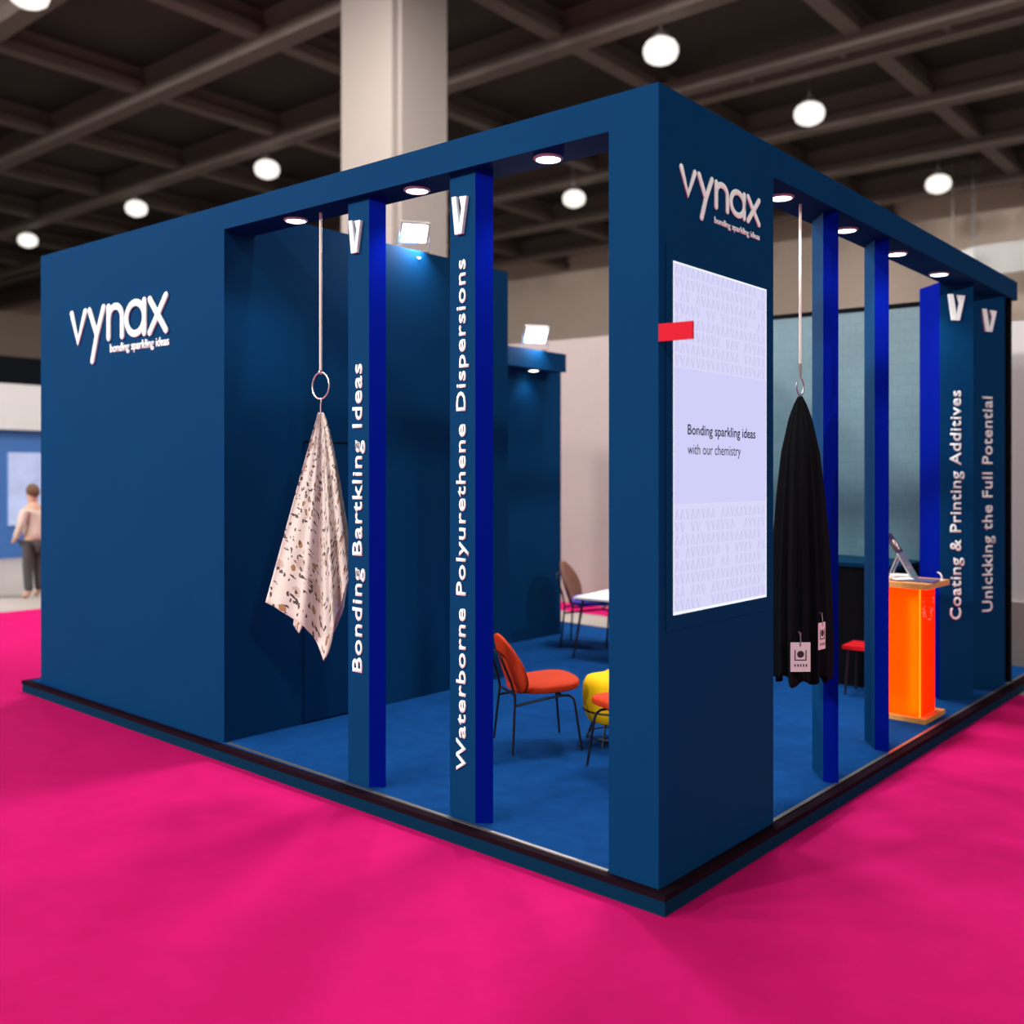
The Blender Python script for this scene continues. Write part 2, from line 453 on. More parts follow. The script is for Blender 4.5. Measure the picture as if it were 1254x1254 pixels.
bm = B(); box(bm, (-8.6, 7.68, FL), (-3.4, 7.8, 3.72))
o = fin(bm, 'dividing_screen', M['partition']); FLAT.add(o); tag(o, 'tall pinkish white dividing panel behind the stand, beyond the table', 'panel')
t = thing('end_screen', 'pale grey standing panel past the end of the slatted front', 'panel')
bm = B(); box(bm, (-1.6, 6.75, 0.0), (1.2, 6.83, 3.35)); fin(bm, 'panel', M['lightpanel'], t)
bm = B(); box(bm, (-1.6, 6.70, 0.0), (1.2, 6.75, 0.62)); fin(bm, 'plinth', M['concrete'], t)

# ------------------------------------------------------------------ the platform
plat = [(-6.27, -0.10), (0.055, -0.035), (0.055, 7.0), (-2.4, 7.0), (-2.4, 5.73), (-6.27, 5.73)]
def inset(p, d):
    return [(-6.27 + d, -0.10 + d), (0.055 - d, -0.035 + d), (0.055 - d, 7.0 - d), (-2.4 + d, 7.0 - d), (-2.4 + d, 5.73 - d), (-6.27 + d, 5.73 - d)]
t = thing('stand_platform', 'low platform with blue carpet top and dark blue edge on the pink carpet', 'platform')
bm = B(); prism(bm, inset(plat, 0.004), FL + 0.006, -0.028); fin(bm, 'skirting', M['skirt'], t)
bm = B(); prism(bm, plat, -0.030, -0.002); fin(bm, 'edge_profile', M['edge'], t, bevel=0.002)
bm = B(); prism(bm, inset(plat, 0.055), -0.01, 0.0); fin(bm, 'carpet', M['deck'], t)
bm = B()
box(bm, (-3.37, 0.0, -0.005), (-0.28, 0.024, 0.004)); box(bm, (-0.024, 1.14, -0.005), (0.0, 7.0, 0.004))
fin(bm, 'threshold_strip', M['alu'], t)

# ------------------------------------------------------------------ the frame of the stand
t = thing('exhibition_booth', 'tall navy blue exhibition stand frame with logo wall, corner pillar and header beams', 'stand')
bm = B(); box(bm, (-6.131, 0.0, 0.0), (-3.40, 2.90, H)); wall = fin(bm, 'logo_wall', M['navy'], t, bevel=0.003)
bm = B(); box(bm, (-0.27, 0.0, 0.0), (0.0, 1.131, H)); pillar = fin(bm, 'corner_pillar', M['navy'], t, bevel=0.003)
bm = B(); box(bm, (-3.40, 0.0, SOF), (-0.27, 0.245, H)); fin(bm, 'header_beam', M['navy'], t)
bm = B(); box(bm, (-0.27, 1.131, SOF), (0.0, 6.03, H)); fin(bm, 'header_beam', M['navy'], t)
# flush door in the side of the logo wall
bm = B(); box(bm, (-3.40, 0.66, 0.012), (-3.392, 1.30, 2.02)); d = fin(bm, 'flush_door', M['navy'], wall, bevel=0.002)
bm = B()
box(bm, (-3.40, 0.655, 0.0), (-3.397, 0.66, 2.03)); box(bm, (-3.40, 1.30, 0.0), (-3.397, 1.305, 2.03)); box(bm, (-3.40, 0.655, 2.02), (-3.396, 1.305, 2.035))
box(bm, (-3.40, 0.66, 0.0), (-3.396, 1.30, 0.012))
fin(bm, 'door_gap', M['cabinet'], wall)
logo(FA, -5.575, -4.075, 2.80, 0.275, 0.0275, wall)
text_mesh('bonding sparkling ideas', FA, -4.93, -4.08, 2.706, 2.772, 0.008, 0.012, 'tagline_lettering', M['white'], wall)
logo(FB, 0.165, 0.972, 3.137, 0.136, 0.0158, pillar)
text_mesh('bonding sparkling ideas', FB, 0.493, 0.965, 3.066, 3.098, 0.006, 0.012, 'tagline_lettering', M['white'], pillar)

# ------------------------------------------------------------------ slanted posts
def post(label, L, Mi, R, K, words=None, cap=None, z0=0, z1=0, em=None, royal=1, bold=0.012):
    """post seen as the two faces L-Mi and Mi-R, K its hidden rear corner"""
    c = ((L[0] + R[0] + Mi[0]) / 3, (L[1] + R[1] + Mi[1]) / 3)
    t = thing('slanted_post', label, 'post', None, 0, 'slanted posts along the open sides')
    bm = B(); prism(bm, [L, Mi, R, K], 0.0, SOF, [1 if royal == 0 else 0, 1 if royal == 1 else 0, 0, 0])
    p = fin(bm, 'post_body', [M['navy'], M['royal']], t)
    if words:
        a, b = (L, Mi) if royal == 1 else (Mi, R)
        u = Vector((b[0] - a[0], b[1] - a[1], 0)); w = u.length; u.normalize()
        n = Vector((u.y, -u.x, 0))
        up = Frame((a[0], a[1], 0), (0, 0, 1), -u, n)     # writing runs upwards
        f0, f1 = cap
        text_mesh(words, up, z0, z1, -w * f1, -w * f0, 0.008, bold, 'lettering', M['white'], t, spacing=1.07)
        fr = Frame((a[0], a[1], 0), u, (0, 0, 1), n)
        e0, e1, ez0, ez1 = em
        emblem(fr, w * e0, w * e1, ez0, ez1, t)
    return t
post('slanted blue post lettered Bonding Bartkling Ideas', (-2.187, 0.052), (-2.001, 0.052), (-1.93, 0.119), (-2.11, 0.19), 'Bonding Bartkling Ideas', (0.25, 0.70), 0.655, 2.464, (0.14, 0.72, 3.115, 3.31))
post('slanted blue post lettered Waterborne Polyurethene Dispersions', (-1.347, 0.053), (-1.156, 0.047), (-1.087, 0.111), (-1.265, 0.19), 'Waterborne Polyurethene Dispersions', (0.29, 0.65), 0.251, 2.971, (0.17, 0.76, 3.105, 3.31))
post('plain blue post beside the hanging black cloth', (-0.245, 2.175), (-0.09, 1.982), (-0.004, 2.003), (-0.15, 2.23))
post('plain blue post between the black cloth and the glowing orange counter', (-0.262, 3.077), (-0.115, 2.877), (-0.022, 2.886), (-0.165, 3.12))
post('blue post lettered Coating and Printing Additives behind the orange counter', (-0.50, 4.93), (-0.262, 4.700), (-0.057, 4.897), (-0.295, 5.13), 'Coating & Printing Additives', (0.30, 0.62), 0.66, 2.545, (0.22, 0.72, 3.12, 3.335), royal=0)
post('blue post lettered Unlckking the Full Potential at the end of the front', (-0.30, 5.44), (-0.181, 5.337), (-0.017, 5.68), (-0.14, 5.75), 'Unlckking the Full Potential', (0.26, 0.58), 0.66, 2.535, (0.22, 0.68, 3.10, 3.295), royal=9)
bm = B(); box(bm, (-0.27, 5.86, 0.0), (-0.02, 5.92, SOF))
o = fin(bm, 'end_post', M['cabinet'], None, bevel=0.003); FLAT.add(o); tag(o, 'thin black end post closing the slatted front', 'post')

# ------------------------------------------------------------------ downlights
def downlight(x, y, z, label, power, r=0.062):
    t = thing('downlight', label, 'downlight', (x, y, z), 0, 'round downlights under the beams')
    bm = B(); lathe(bm, [(r + 0.012, 0.0), (r + 0.014, -0.006), (r + 0.004, -0.014), (r, -0.012), (r, 0.0)]); fin(bm, 'bezel', M['lightpanel'], t, smooth=True)
    bm = B(); lathe(bm, [(0, -0.016), (r * 0.7, -0.015), (r, -0.010), (r, -0.001), (0, -0.001)]); fin(bm, 'lens', M['lamp'], t, smooth=True)
    if power:
        l = bpy.data.lights.new('downlight_lamp', 'SPOT'); l.energy = power; l.spot_size = math.radians(130); l.spot_blend = 0.7
        l.color = (0.92, 0.96, 1.0); l.shadow_soft_size = 0.05
        o = bpy.data.objects.new('downlight_lamp', l); C.objects.link(o); o.location = (0, 0, -0.05); o.parent = t
    return t
DP = 26
for x, y, lab in [(-2.80, 0.134, 'round downlight in the beam next to the logo wall'), (-1.68, 0.128, 'round downlight in the beam between the two lettered posts'),
                  (-0.735, 0.133, 'round downlight in the beam between lettered post and corner pillar'), (-0.141, 1.515, 'round downlight beside the corner pillar, by the cloth rod'),
                  (-0.155, 2.489, 'round downlight between the two plain posts'), (-0.151, 3.392, 'round downlight above the orange counter'),
                  (-0.152, 4.332, 'small round downlight touching the Coating and Printing post')]:
    downlight(x, y, SOF, lab, DP)

# ------------------------------------------------------------------ inner walls
t = thing('inner_partition', 'lower navy wall at the back with a projecting header board', 'wall panel')
bm = B(); box(bm, (-4.62, 2.92, 0.0), (-4.45, 5.02, 2.98)); fin(bm, 'wall_panel', M['navy'], t)
bm = B(); box(bm, (-4.62, 2.92, 2.90), (-4.20, 4.79, 3.095)); fin(bm, 'header_board', M['navy'], t, bevel=0.003)
downlight(-4.32, 4.38, 2.90, 'small downlight beneath the header board at the back', 6, 0.055)

t = thing('tiled_wall', 'pale blue tiled wall with a black top rail behind the posts', 'wall panel')
bm = B(); box(bm, (-2.3, 5.40, 0.0), (-0.42, 5.50, 3.365)); fin(bm, 'tile_panel', M['tile'], t)
bm = B(); box(bm, (-2.3, 5.385, 3.365), (-0.42, 5.51, 3.405)); fin(bm, 'top_rail', M['cabinet'], t)

t = thing('back_counter', 'long black counter standing against the pale blue tiled wall', 'counter')
bm = B(); box(bm, (-1.75, 4.70, 0.0), (-0.62, 5.38, 1.04)); fin(bm, 'body', M['cabinet'], t, bevel=0.004)
bm = B(); box(bm, (-1.77, 4.66, 1.04), (-0.60, 5.38, 1.075)); fin(bm, 'worktop', M['skirt'], t, bevel=0.004)

# red bench-stool in front of the black counter
t = thing('low_stool', 'low stool with a flat red seat at the black counter', 'stool', (-0.78, 4.48, 0), 0.05)
bm = B(); box(bm, (-0.16, -0.15, 0.385), (0.16, 0.15, 0.415)); fin(bm, 'seat', M['redcush'], t, bevel=0.012)
for sx in (-1, 1):
    for sy in (-1, 1):
        bm = B(); tube(bm, [(0.12 * sx, 0.11 * sy, 0.385), (0.14 * sx, 0.13 * sy, 0)], 0.010); fin(bm, 'leg', M['black'], t)

# ------------------------------------------------------------------ floodlights
def floodlight(loc, tilt, rz, label, power, s=1.0):
    t = thing('floodlight', label, 'floodlight', loc, rz, 'floodlights on top of the inner walls')
    # local +x looks out over the wall edge
    R = Matrix.Rotation(tilt, 3, 'Y')
    P = lambda x, y, z: tuple(R @ Vector((x * s, y * s, z * s)) + Vector((0.07 * s, 0, 0.16 * s)))
    def pbox(a, b):
        bm = B(); box(bm, a, b)
        for v in bm.verts: v.co = P(*v.co)
        return bm
    fin(pbox((-0.03, -0.13, -0.10), (0.015, 0.13, 0.10)), 'housing', M['steel'], t, bevel=0.006)
    fin(pbox((0.014, -0.112, -0.083), (0.020, 0.112, 0.083)), 'lamp_glass', M['lamp'], t)
    bm = B()
    q = P(0, 0, 0)
    tube(bm, [(q[0], -0.145 * s, q[2]), (0.02 * s, -0.145 * s, 0.005), (0.02 * s, 0.145 * s, 0.005), (q[0], 0.145 * s, q[2])], 0.007 * s)
    tube(bm, [(0.02 * s, -0.05, 0.0), (0.02 * s, -0.05, 0.008), (0.06, -0.05, 0.004), (0.06, -0.05, -0.05), (0.06, 0.05, -0.06), ], 0.006 * s)
    fin(bm, 'bracket', M['steel'], t)
    l = bpy.data.lights.new('flood_lamp', 'AREA'); l.shape = 'RECTANGLE'; l.size = 0.22 * s; l.size_y = 0.16 * s; l.energy = power; l.color = (0.93, 0.97, 1.0)
    o = bpy.data.objects.new('flood_lamp', l); C.objects.link(o); o.parent = t
    o.location = P(0.06, 0, 0)
    dirv = R @ Vector((1, 0, 0))
    o.rotation_euler = dirv.to_track_quat('-Z', 'Y').to_euler()
    return t
floodlight((-3.47, 1.80, H), math.radians(38), math.radians(-32), 'bright floodlight on top of the inner wall between lettered posts', 70, 0.9)
floodlight((-4.28, 4.33, 3.095), math.radians(38), math.radians(-32), 'small floodlight on top of the header board at the back', 40, 1.0)

# ------------------------------------------------------------------ screen and red flag
t = thing('display_screen', 'tall lit portrait screen on the corner pillar', 'screen')
bm = B()
y0, y1, z0, z1 = 0.055, 1.108, 1.140, 2.895
sy0, sy1, sz0, sz1 = 0.113, 1.046, 1.209, 2.823
box(bm, (0.0, y0, z0), (0.006, y1, sz0)); box(bm, (0.0, y0, sz1), (0.006, y1, z1)); box(bm, (0.0, y0, sz0), (0.006, sy0, sz1)); box(bm, (0.0, sy1, sz0), (0.006, y1, sz1))
fin(bm, 'surround', M['navy'], t, bevel=0.002)
bm = B(); box(bm, (0.0, sy0, sz0), (0.003, sy1, sz1)); fin(bm, 'screen_border', M['screenedge'], t)
bm = B(); box(bm, (0.0, sy0 + 0.012, sz0 + 0.012), (0.0036, sy1 - 0.008, sz1 - 0.008)); fin(bm, 'screen_panel', M['screen'], t)
bm = B(); box(bm, (0.0, sy0 + 0.012, 1.715), (0.0042, sy1 - 0.008, 2.340)); fin(bm, 'caption_band', M['screenband'], t)
bm = B()
fp = Frame((0.0, 0, 0), (0, 1, 0), (0, 0, 1), (1, 0, 0))
def vee(a, b, w, h, flip):
    th = w * 0.22
    q = [((0, 1), (0.22, 1), (0.58, 0), (0.42, 0)), ((0.78, 1), (0.90, 1), (0.58, 0), (0.50, 0))]
    for s in q:
        pts = [(a + w * p, b + h * (1 - r if flip else r)) for p, r in s]
        poly_plate(bm, fp, pts, 0.0040, 0.0030)
ncol = 19
cw = (sy1 - sy0 - 0.03) / ncol
rr = random.Random(3)
for zb, nrow in ((1.226, 8), (2.350, 8)):
    bm = B()
    for i in range(nrow):
        for j in range(ncol):
            if rr.random() < 0.1: continue
            vee(sy0 + 0.018 + j * cw, zb + i * 0.0595, cw * 0.86, 0.048, (i + (j % 3 == 2)) % 2)
    fin(bm, 'screen_pattern', M['screenmark'], t)
fs = Frame((0.0042, 0, 0), (0, 1, 0), (0, 0, 1), (1, 0, 0))
text_mesh('Bonding sparkling ideas', fs, 0.243, 0.917, 2.036, 2.084, 0.0006, 0.012, 'caption_lettering', M['screenink'], t)
text_mesh('with our chemistry', fs, 0.243, 0.758, 1.945, 1.993, 0.0006, 0.0, 'caption_lettering', M['screenink'], t)
bm = B(); box(bm, (0.0, 0.0, 2.443), (0.172, 0.012, 2.521))
o = fin(bm, 'projecting_flag', M['red'], None, bevel=0.002); FLAT.add(o); tag(o, 'small red flag sign sticking out from the corner pillar by the screen', 'sign')

# ------------------------------------------------------------------ hanging rods and cloths
def arc(c, r, n, axu, axv, a0=0.0, a1=2 * PI):
    c, axu, axv = Vector(c), Vector(axu), Vector(axv)
    return [c + axu * r * math.cos(a0 + (a1 - a0) * k / n) + axv * r * math.sin(a0 + (a1 - a0) * k / n) for k in range(n)]
t = thing('hanging_rod', 'thin pale rod with a wire ring holding the floral scarf', 'hanger', (-2.537, 0.125, 0))
bm = B(); tube(bm, [(0, 0, SOF), (0, 0, 2.455)], 0.0085); fin(bm, 'rod', M['cord'], t)
bm = B(); tube(bm, arc((0, 0, 2.36), 0.082, 40, (1, 0, 0), (0, 0, 1)), 0.0045, 8, closed=True); fin(bm, 'ring', M['copper'], t)
bm = B(); tube(bm, [(0, 0, 2.285), (0.006, 0, 2.265), (0, 0, 2.245), (0, 0, 2.190)], 0.004); fin(bm, 'hook', M['copper'], t); bm = B(); tube(bm, arc((0, 0, 2.445), 0.012, 14, (0, 1, 0), (0, 0, 1)), 0.004, 6, closed=True)
fin(bm, 'eyelet', M['copper'], t)

def scarf():
    S = 6.16 / 1215
    ap = (-2.537, 0.125, 2.195)
    bot = [(-68, 234), (-54, 240), (-40, 248), (-28, 255), (-18, 261), (-9, 274), (-2, 290), (5, 304), (12, 292), (16, 275), (19, 252), (23, 240), (26, 232), (30, 222), (37, 202)]
    bm = B(); uvl = bm.loops.layers.uv.new('UVMap')
    def sheet(bot, off, ph, amp, xs, nf):
        NS, NT = 72, 60
        g = []
        for j in range(NT + 1):
            t = j / NT; row = []
            for i in range(NS + 1):
                s = i / NS
                q = s * (len(bot) - 1); k = min(int(q), len(bot) - 2); f = q - k
                bx = bot[k][0] * (1 - f) + bot[k + 1][0] * f; by = bot[k][1] * (1 - f) + bot[k + 1][1] * f
                ex = 0.98 if bx < 0 else 0.98 - 0.26 * min(1, bx / 37)
                x = bx * t ** ex * xs + (s - 0.5) * 5 * (1 - t)
                y = by * t
                fold = amp * t ** 0.8 * (math.sin(s * nf * 2 * PI + ph + 0.6 * t) + 0.45 * math.sin(s * nf * 3.7 * PI + ph * 2 + 1.3 * t))
                w = off * (0.15 + 0.85 * t) + fold + 0.02 * (1 - t) * math.cos((s - 0.5) * PI)
                X = x * S; Z = -y * S
                row.append((bm.verts.new((ap[0] + RX * X + DX * w, ap[1] + RY * X + DY * w, ap[2] + Z)), (s * 0.62 + 0.02 * t, t * 1.55)))
            g.append(row)
        for j in range(NT):
            for i in range(NS):
                q = [g[j][i], g[j + 1][i], g[j + 1][i + 1], g[j][i + 1]]
                f = bm.faces.new([a for a, _ in q])
                for l, (_, uv) in zip(f.loops, q): l[uvl].uv = uv
    sheet(bot, -0.03, 0.4, 0.027, 1.0, 2.6)
    back = [(-36, 262), (-32, 268), (-28, 272), (-22, 262), (-12, 268), (0, 282), (6, 285), (12, 276), (20, 262), (27, 244), (31, 215), (37, 186), (36, 165)]
    sheet(back, 0.035, 2.0, 0.016, 0.98, 2.2)
    o = fin(bm, 'hanging_scarf', M['scarf'], None, smooth=True)
    md = o.modifiers.new('thick', 'SOLIDIFY'); md.thickness = 0.002
    FLAT.add(o); tag(o, 'cream silk scarf with dark floral print hanging from a ring', 'scarf')
scarf()

t = thing('hanging_rod', 'thin pale cord with a steel hook holding the black cloth', 'hanger', (-0.122, 1.732, 0))
bm = B(); tube(bm, [(0, 0, SOF), (0, 0, 2.46)], 0.008); fin(bm, 'rod', M['cord'], t)
bm = B(); tube(bm, [(0, 0, 2.47)] + arc((0, 0, 2.365), 0.048, 22, (0, -1, 0), (0, 0, 1), PI * 0.55, PI * 2.25), 0.005, 8)
fin(bm, 'hook', M['steel'], t); bm = B()
tube(bm, [(0, 0, 2.50), (0, 0, 2.43)], 0.0105, 8)
fin(bm, 'ferrule', M['steel'], t)

def pleated_cloth():
    prof = [(0.0, 0.012), (0.03, 0.035), (0.08, 0.062), (0.2, 0.100), (0.35, 0.122), (0.55, 0.141), (0.75, 0.152), (0.9, 0.154), (1.0, 0.150)]
    top, bot = 2.310, 0.655
    N, T = 180, 70
    rr = random.Random(5)
    ph = [rr.uniform(0, 6.28) for _ in range(6)]
    bm = B(); rows = []
    for j in range(T + 1):
        t = j / T
        k = max(i for i in range(len(prof)) if prof[i][0] <= t); k = min(k, len(prof) - 2)
        f = (t - prof[k][0]) / (prof[k + 1][0] - prof[k][0]); w = prof[k][1] * (1 - f) + prof[k + 1][1] * f
        row = []
        for i in range(N):
            a = 2 * PI * i / N
            pl = 0.13 * math.sin(13 * a + ph[0] + 0.5 * t) + 0.07 * math.sin(7 * a + ph[1] - 0.8 * t) + 0.05 * math.sin(23 * a + ph[2])
            r = 1 + pl * min(1, 0.5 + t)
            u = w * r * math.cos(a); d = w * 0.62 * r * math.sin(a)
            z = top + (bot - top) * t * (1 + 0.012 * math.sin(3 * a + 1) + 0.012 * math.sin(8 * a + ph[3]))
            u += 0.012 * t
            row.append(bm.verts.new((-0.122 + RX * u + DX * d, 1.732 + RY * u + DY * d, z)))
        rows.append(row)
    for A, Bq in zip(rows, rows[1:]):
        for i in range(N): bm.faces.new((A[i], A[(i + 1) % N], Bq[(i + 1) % N], Bq[i]))
    bm.faces.new(rows[0])
    bmesh.ops.recalc_face_normals(bm, faces=bm.faces[:])
    o = fin(bm, 'hanging_cloth', M['cloth'], None, smooth=True)
    md = o.modifiers.new('thick', 'SOLIDIFY'); md.thickness = 0.002
    FLAT.add(o); tag(o, 'long pleated black cloth gathered on a hook beside the screen', 'cloth')
pleated_cloth()

def swing_tag(u, z, w, h, m, rz, label, d=-0.135):
    c = (-0.122 + RX * u + DX * d, 1.732 + RY * u + DY * d, z)
    t = thing('swing_tag', label, 'tag', c, math.atan2(RY, RX) + rz, 'tags pinned to the black cloth')
    bm = B(); box(bm, (-w / 2, -0.001, -h / 2), (w / 2, 0.001, h / 2)); fin(bm, 'card', m, t)
    bm = B(); tube(bm, [(0, -0.004, h / 2 - 0.02), (0, -0.003, h / 2 + 0.01), (0, 0.004, h / 2 + 0.055)], 0.0035, 6); tube(bm, [(0, 0.0, h / 2 + 0.05), (0, 0.03, h / 2 + 0.056)], 0.006, 6); fin(bm, 'string', M['steel'], t)
    fr = Frame((0, -0.001, 0), (1, 0, 0), (0, 0, 1), (0, -1, 0))
    bm = B()
    q = w * 0.30
    poly = lambda p: poly_plate(bm, fr, p, 0.0012)
    poly([(-q, -0.02), (-q, 0.04), (-q + 0.006, 0.04), (-q + 0.006, -0.014), (q - 0.006, -0.014), (q - 0.006, 0.04), (q, 0.04), (q, -0.02)])
    poly([(0.02 * w / 0.115 * math.cos(a), 0.016 + 0.02 * math.sin(a)) for a in [2 * PI * k / 16 for k in range(16)]])
    for k in range(5): poly([(-q + k * q * 0.47, -0.055), (-q + k * q * 0.47 + q * 0.2, -0.055), (-q + k * q * 0.47 + q * 0.2, -0.04), (-q + k * q * 0.47, -0.04)])
    fin(bm, 'print', M['ink'], t)
swing_tag(-0.038, 0.806, 0.116, 0.168, M['paper'], 0.05, 'white card tag hanging low on the black cloth')
swing_tag(0.100, 0.922, 0.085, 0.155, M['pinkpaper'], 0.75, 'pale pink card tag, the higher one on the black cloth', -0.09)

# ------------------------------------------------------------------ glowing counter
X1, Y0, Y1, X0 = -0.078, 3.785, 4.245, -0.50
t = thing('display_counter', 'glowing orange counter with oak top and base', 'counter')
bm = B(); box(bm, (X0, Y0, 0.0), (X1, Y1, 0.035)); fin(bm, 'base', M['wood'], t, bevel=0.004)
bx1, by0, by1, bx0 = X1 - 0.055, Y0 + 0.05, Y1 - 0.075, X0 + 0.04
bm = B()
v = [(bx0, by0), (bx1, by0), (bx1, by1), (bx0, by1)]
def pane(bm, p, q, z0, z1):
    a = [bm.verts.new((p[0], p[1], z0)), bm.verts.new((q[0], q[1], z0)), bm.verts.new((q[0], q[1], z1)), bm.verts.new((p[0], p[1], z1))]; bm.faces.new(a)
ZC0, ZC1 = 0.035, 1.000
pane(bm, v[0], v[1], ZC0, ZC1); pane(bm, v[3], v[0], ZC0, ZC1); fin(bm, 'front_panel', M['orangelit'], t)['label'] = 'glowing orange panel'
bm = B(); pane(bm, v[1], v[2], ZC0, ZC1); pane(bm, v[2], v[3], ZC0, ZC1); side = fin(bm, 'side_panel', M['redlit'], t); side['label'] = 'glowing red panel with pale sprigs'
fr = Frame((bx1, by0, 0), (0, 1, 0), (0, 0, 1), (1, 0, 0))
rr = random.Random(11)
for k in range(26):
    a, b = 0.05 + rr.random() * 0.25, 0.74 + rr.random() * 0.16
    if 0.12 < a < 0.2 and 0.78 < b: continue
    bm = B(); s = 0.005 + rr.random() * 0.008; an = rr.random() * 3
    poly_plate(bm, fr, [(a + s * 1.6 * math.cos(an), b + s * 1.6 * math.sin(an)), (a + s * 0.6 * math.cos(an + 1.6), b + s * 0.6 * math.sin(an + 1.6)), (a - s * math.cos(an), b - s * math.sin(an)), (a + s * 0.6 * math.cos(an - 1.6), b + s * 0.6 * math.sin(an - 1.6))], 0.0015)
    fin(bm, 'sprig', M['mark'], side)
bm = B()
box(bm, (bx1 - 0.008, by0 - 0.003, ZC0), (bx1 + 0.003, by0 + 0.006, ZC1))  # yellow light along the panel edge, put in as a thin emissive strip
fin(bm, 'edge_glow', M['edgeglow'], t)
bm = B()
box(bm, (bx0 + 0.015, by0 + 0.03, 0.06), (bx0 + 0.03, by0 + 0.045, 0.92)); box(bm, (bx1 - 0.05, by0 + 0.03, 0.06), (bx1 - 0.035, by0 + 0.045, 0.92)); box(bm, (bx0 + 0.06, by0 + 0.09, 0.06), (bx1 - 0.06, by0 + 0.105, 0.075))
fin(bm, 'light_strip', M['led'], t)
bm = B(); box(bm, (X0 - 0.02, Y0 - 0.02, 1.000), (X1 + 0.02, Y1 + 0.04, 1.040)); fin(bm, 'top', M['wood'], t, bevel=0.004)
ZT = 1.040
# things on the counter
bm = B(); box(bm, (-0.16, -0.10, 0), (0.16, 0.10, 0.012))
o = fin(bm, 'booklet', M['book'], None, bevel=0.002); o.location = (-0.22, 3.98, ZT); o.rotation_euler = (0, 0, 0.1); tag(o, 'dark violet booklet lying on the orange counter top', 'booklet')
bm = B(); box(bm, (-0.07, -0.035, 0), (0.07, 0.035, 0.008))
o = fin(bm, 'leaflet', M['paper'], None, bevel=0.002); o.location = (-0.28, 3.90, ZT + 0.012); o.rotation_euler = (0, 0, 0.9); tag(o, 'small white leaflet lying across the violet booklet', 'leaflet')
bm = B(); box(bm, (-0.11, -0.06, 0), (0.11, 0.06, 0.022))
o = fin(bm, 'notepad', M['paper'], None, bevel=0.003); o.location = (-0.395, 4.14, ZT); o.rotation_euler = (0, 0, 0.2); tag(o, 'white notepad at the inner end of the orange counter', 'notepad')
t = thing('desk_clip', 'tiny white curved clip standing at the counter edge', 'clip', (-0.085, 4.17, ZT))
bm = B(); lathe(bm, [(0, 0), (0.022, 0), (0.022, 0.006), (0, 0.008)], seg=20); fin(bm, 'base', M['paper'], t)
bm = B(); tube(bm, [(0.0, 0, 0.006), (0.003, 0, 0.03), (-0.008, 0, 0.05), (-0.03, 0, 0.062)], [0.006, 0.007, 0.006, 0.004], 8); fin(bm, 'arm', M['paper'], t)
# tilted display stand on the counter
t = thing('tilted_display', 'tilted grey display with a dark upper flap on the orange counter', 'display', (-0.285, 4.08, ZT), math.radians(4))
def slab(p0, p1, w, th, name, m, parent=None, bevel=0.004):
    # p0, p1: (x,z) ends in the tilt plane; width along local y
    d = Vector((p1[0] - p0[0], p1[1] - p0[1])); L = d.length; d.normalize(); n = Vector((-d.y, d.x))
    bm = B()
    lo, hi = [], []
    for s, yy in ((0, -w / 2), (L, -w / 2), (L, w / 2), (0, w / 2)):
        for lst, off in ((lo, 0), (hi, th)):
            lst.append(bm.verts.new((p0[0] + d.x * s + n.x * off, yy, p0[1] + d.y * s + n.y * off)))
    bm.faces.new(lo[::-1]); bm.faces.new(hi)
    for i in range(4): bm.faces.new((lo[i], lo[(i + 1) % 4], hi[(i + 1) % 4], hi[i]))
    bmesh.ops.recalc_face_normals(bm, faces=bm.faces[:])
    return fin(bm, name, m, parent, bevel=bevel)
slab((0.04, 0.0), (-0.075, 0.20), 0.17, 0.012, 'lower_back', M['steel'], t)
slab((0.024, 0.012), (-0.085, 0.19), 0.15, -0.010, 'screen', M['device'], t)
up = slab((-0.078, 0.205), (-0.150, 0.315), 0.17, 0.012, 'upper_flap', M['devicetop'], t)
slab((-0.150, 0.315), (-0.172, 0.345), 0.18, 0.022, 'top_bar', M['devicetop'], t)
bm = B()
c0 = Vector((-0.112, 0.0, 0.262)); du = Vector((0, 1, 0)); dv = Vector((-0.55, 0, 0.835))
c0 -= Vector((0.835, 0, 0.55)) * -0.002
tube(bm, arc(c0 + dv * 0.012, 0.026, 20, du, dv), 0.0045, 6, closed=True); tube(bm, [c0 - dv * 0.014, c0 - dv * 0.045], 0.0045, 6)
fin(bm, 'emblem', M['mark'], up)
bm = B(); tube(bm, [(-0.08, -0.05, 0.20), (-0.16, -0.05, 0.0)], 0.006, 6); tube(bm, [(-0.08, 0.05, 0.20), (-0.16, 0.05, 0.0)], 0.006, 6); fin(bm, 'strut', M['steel'], t)

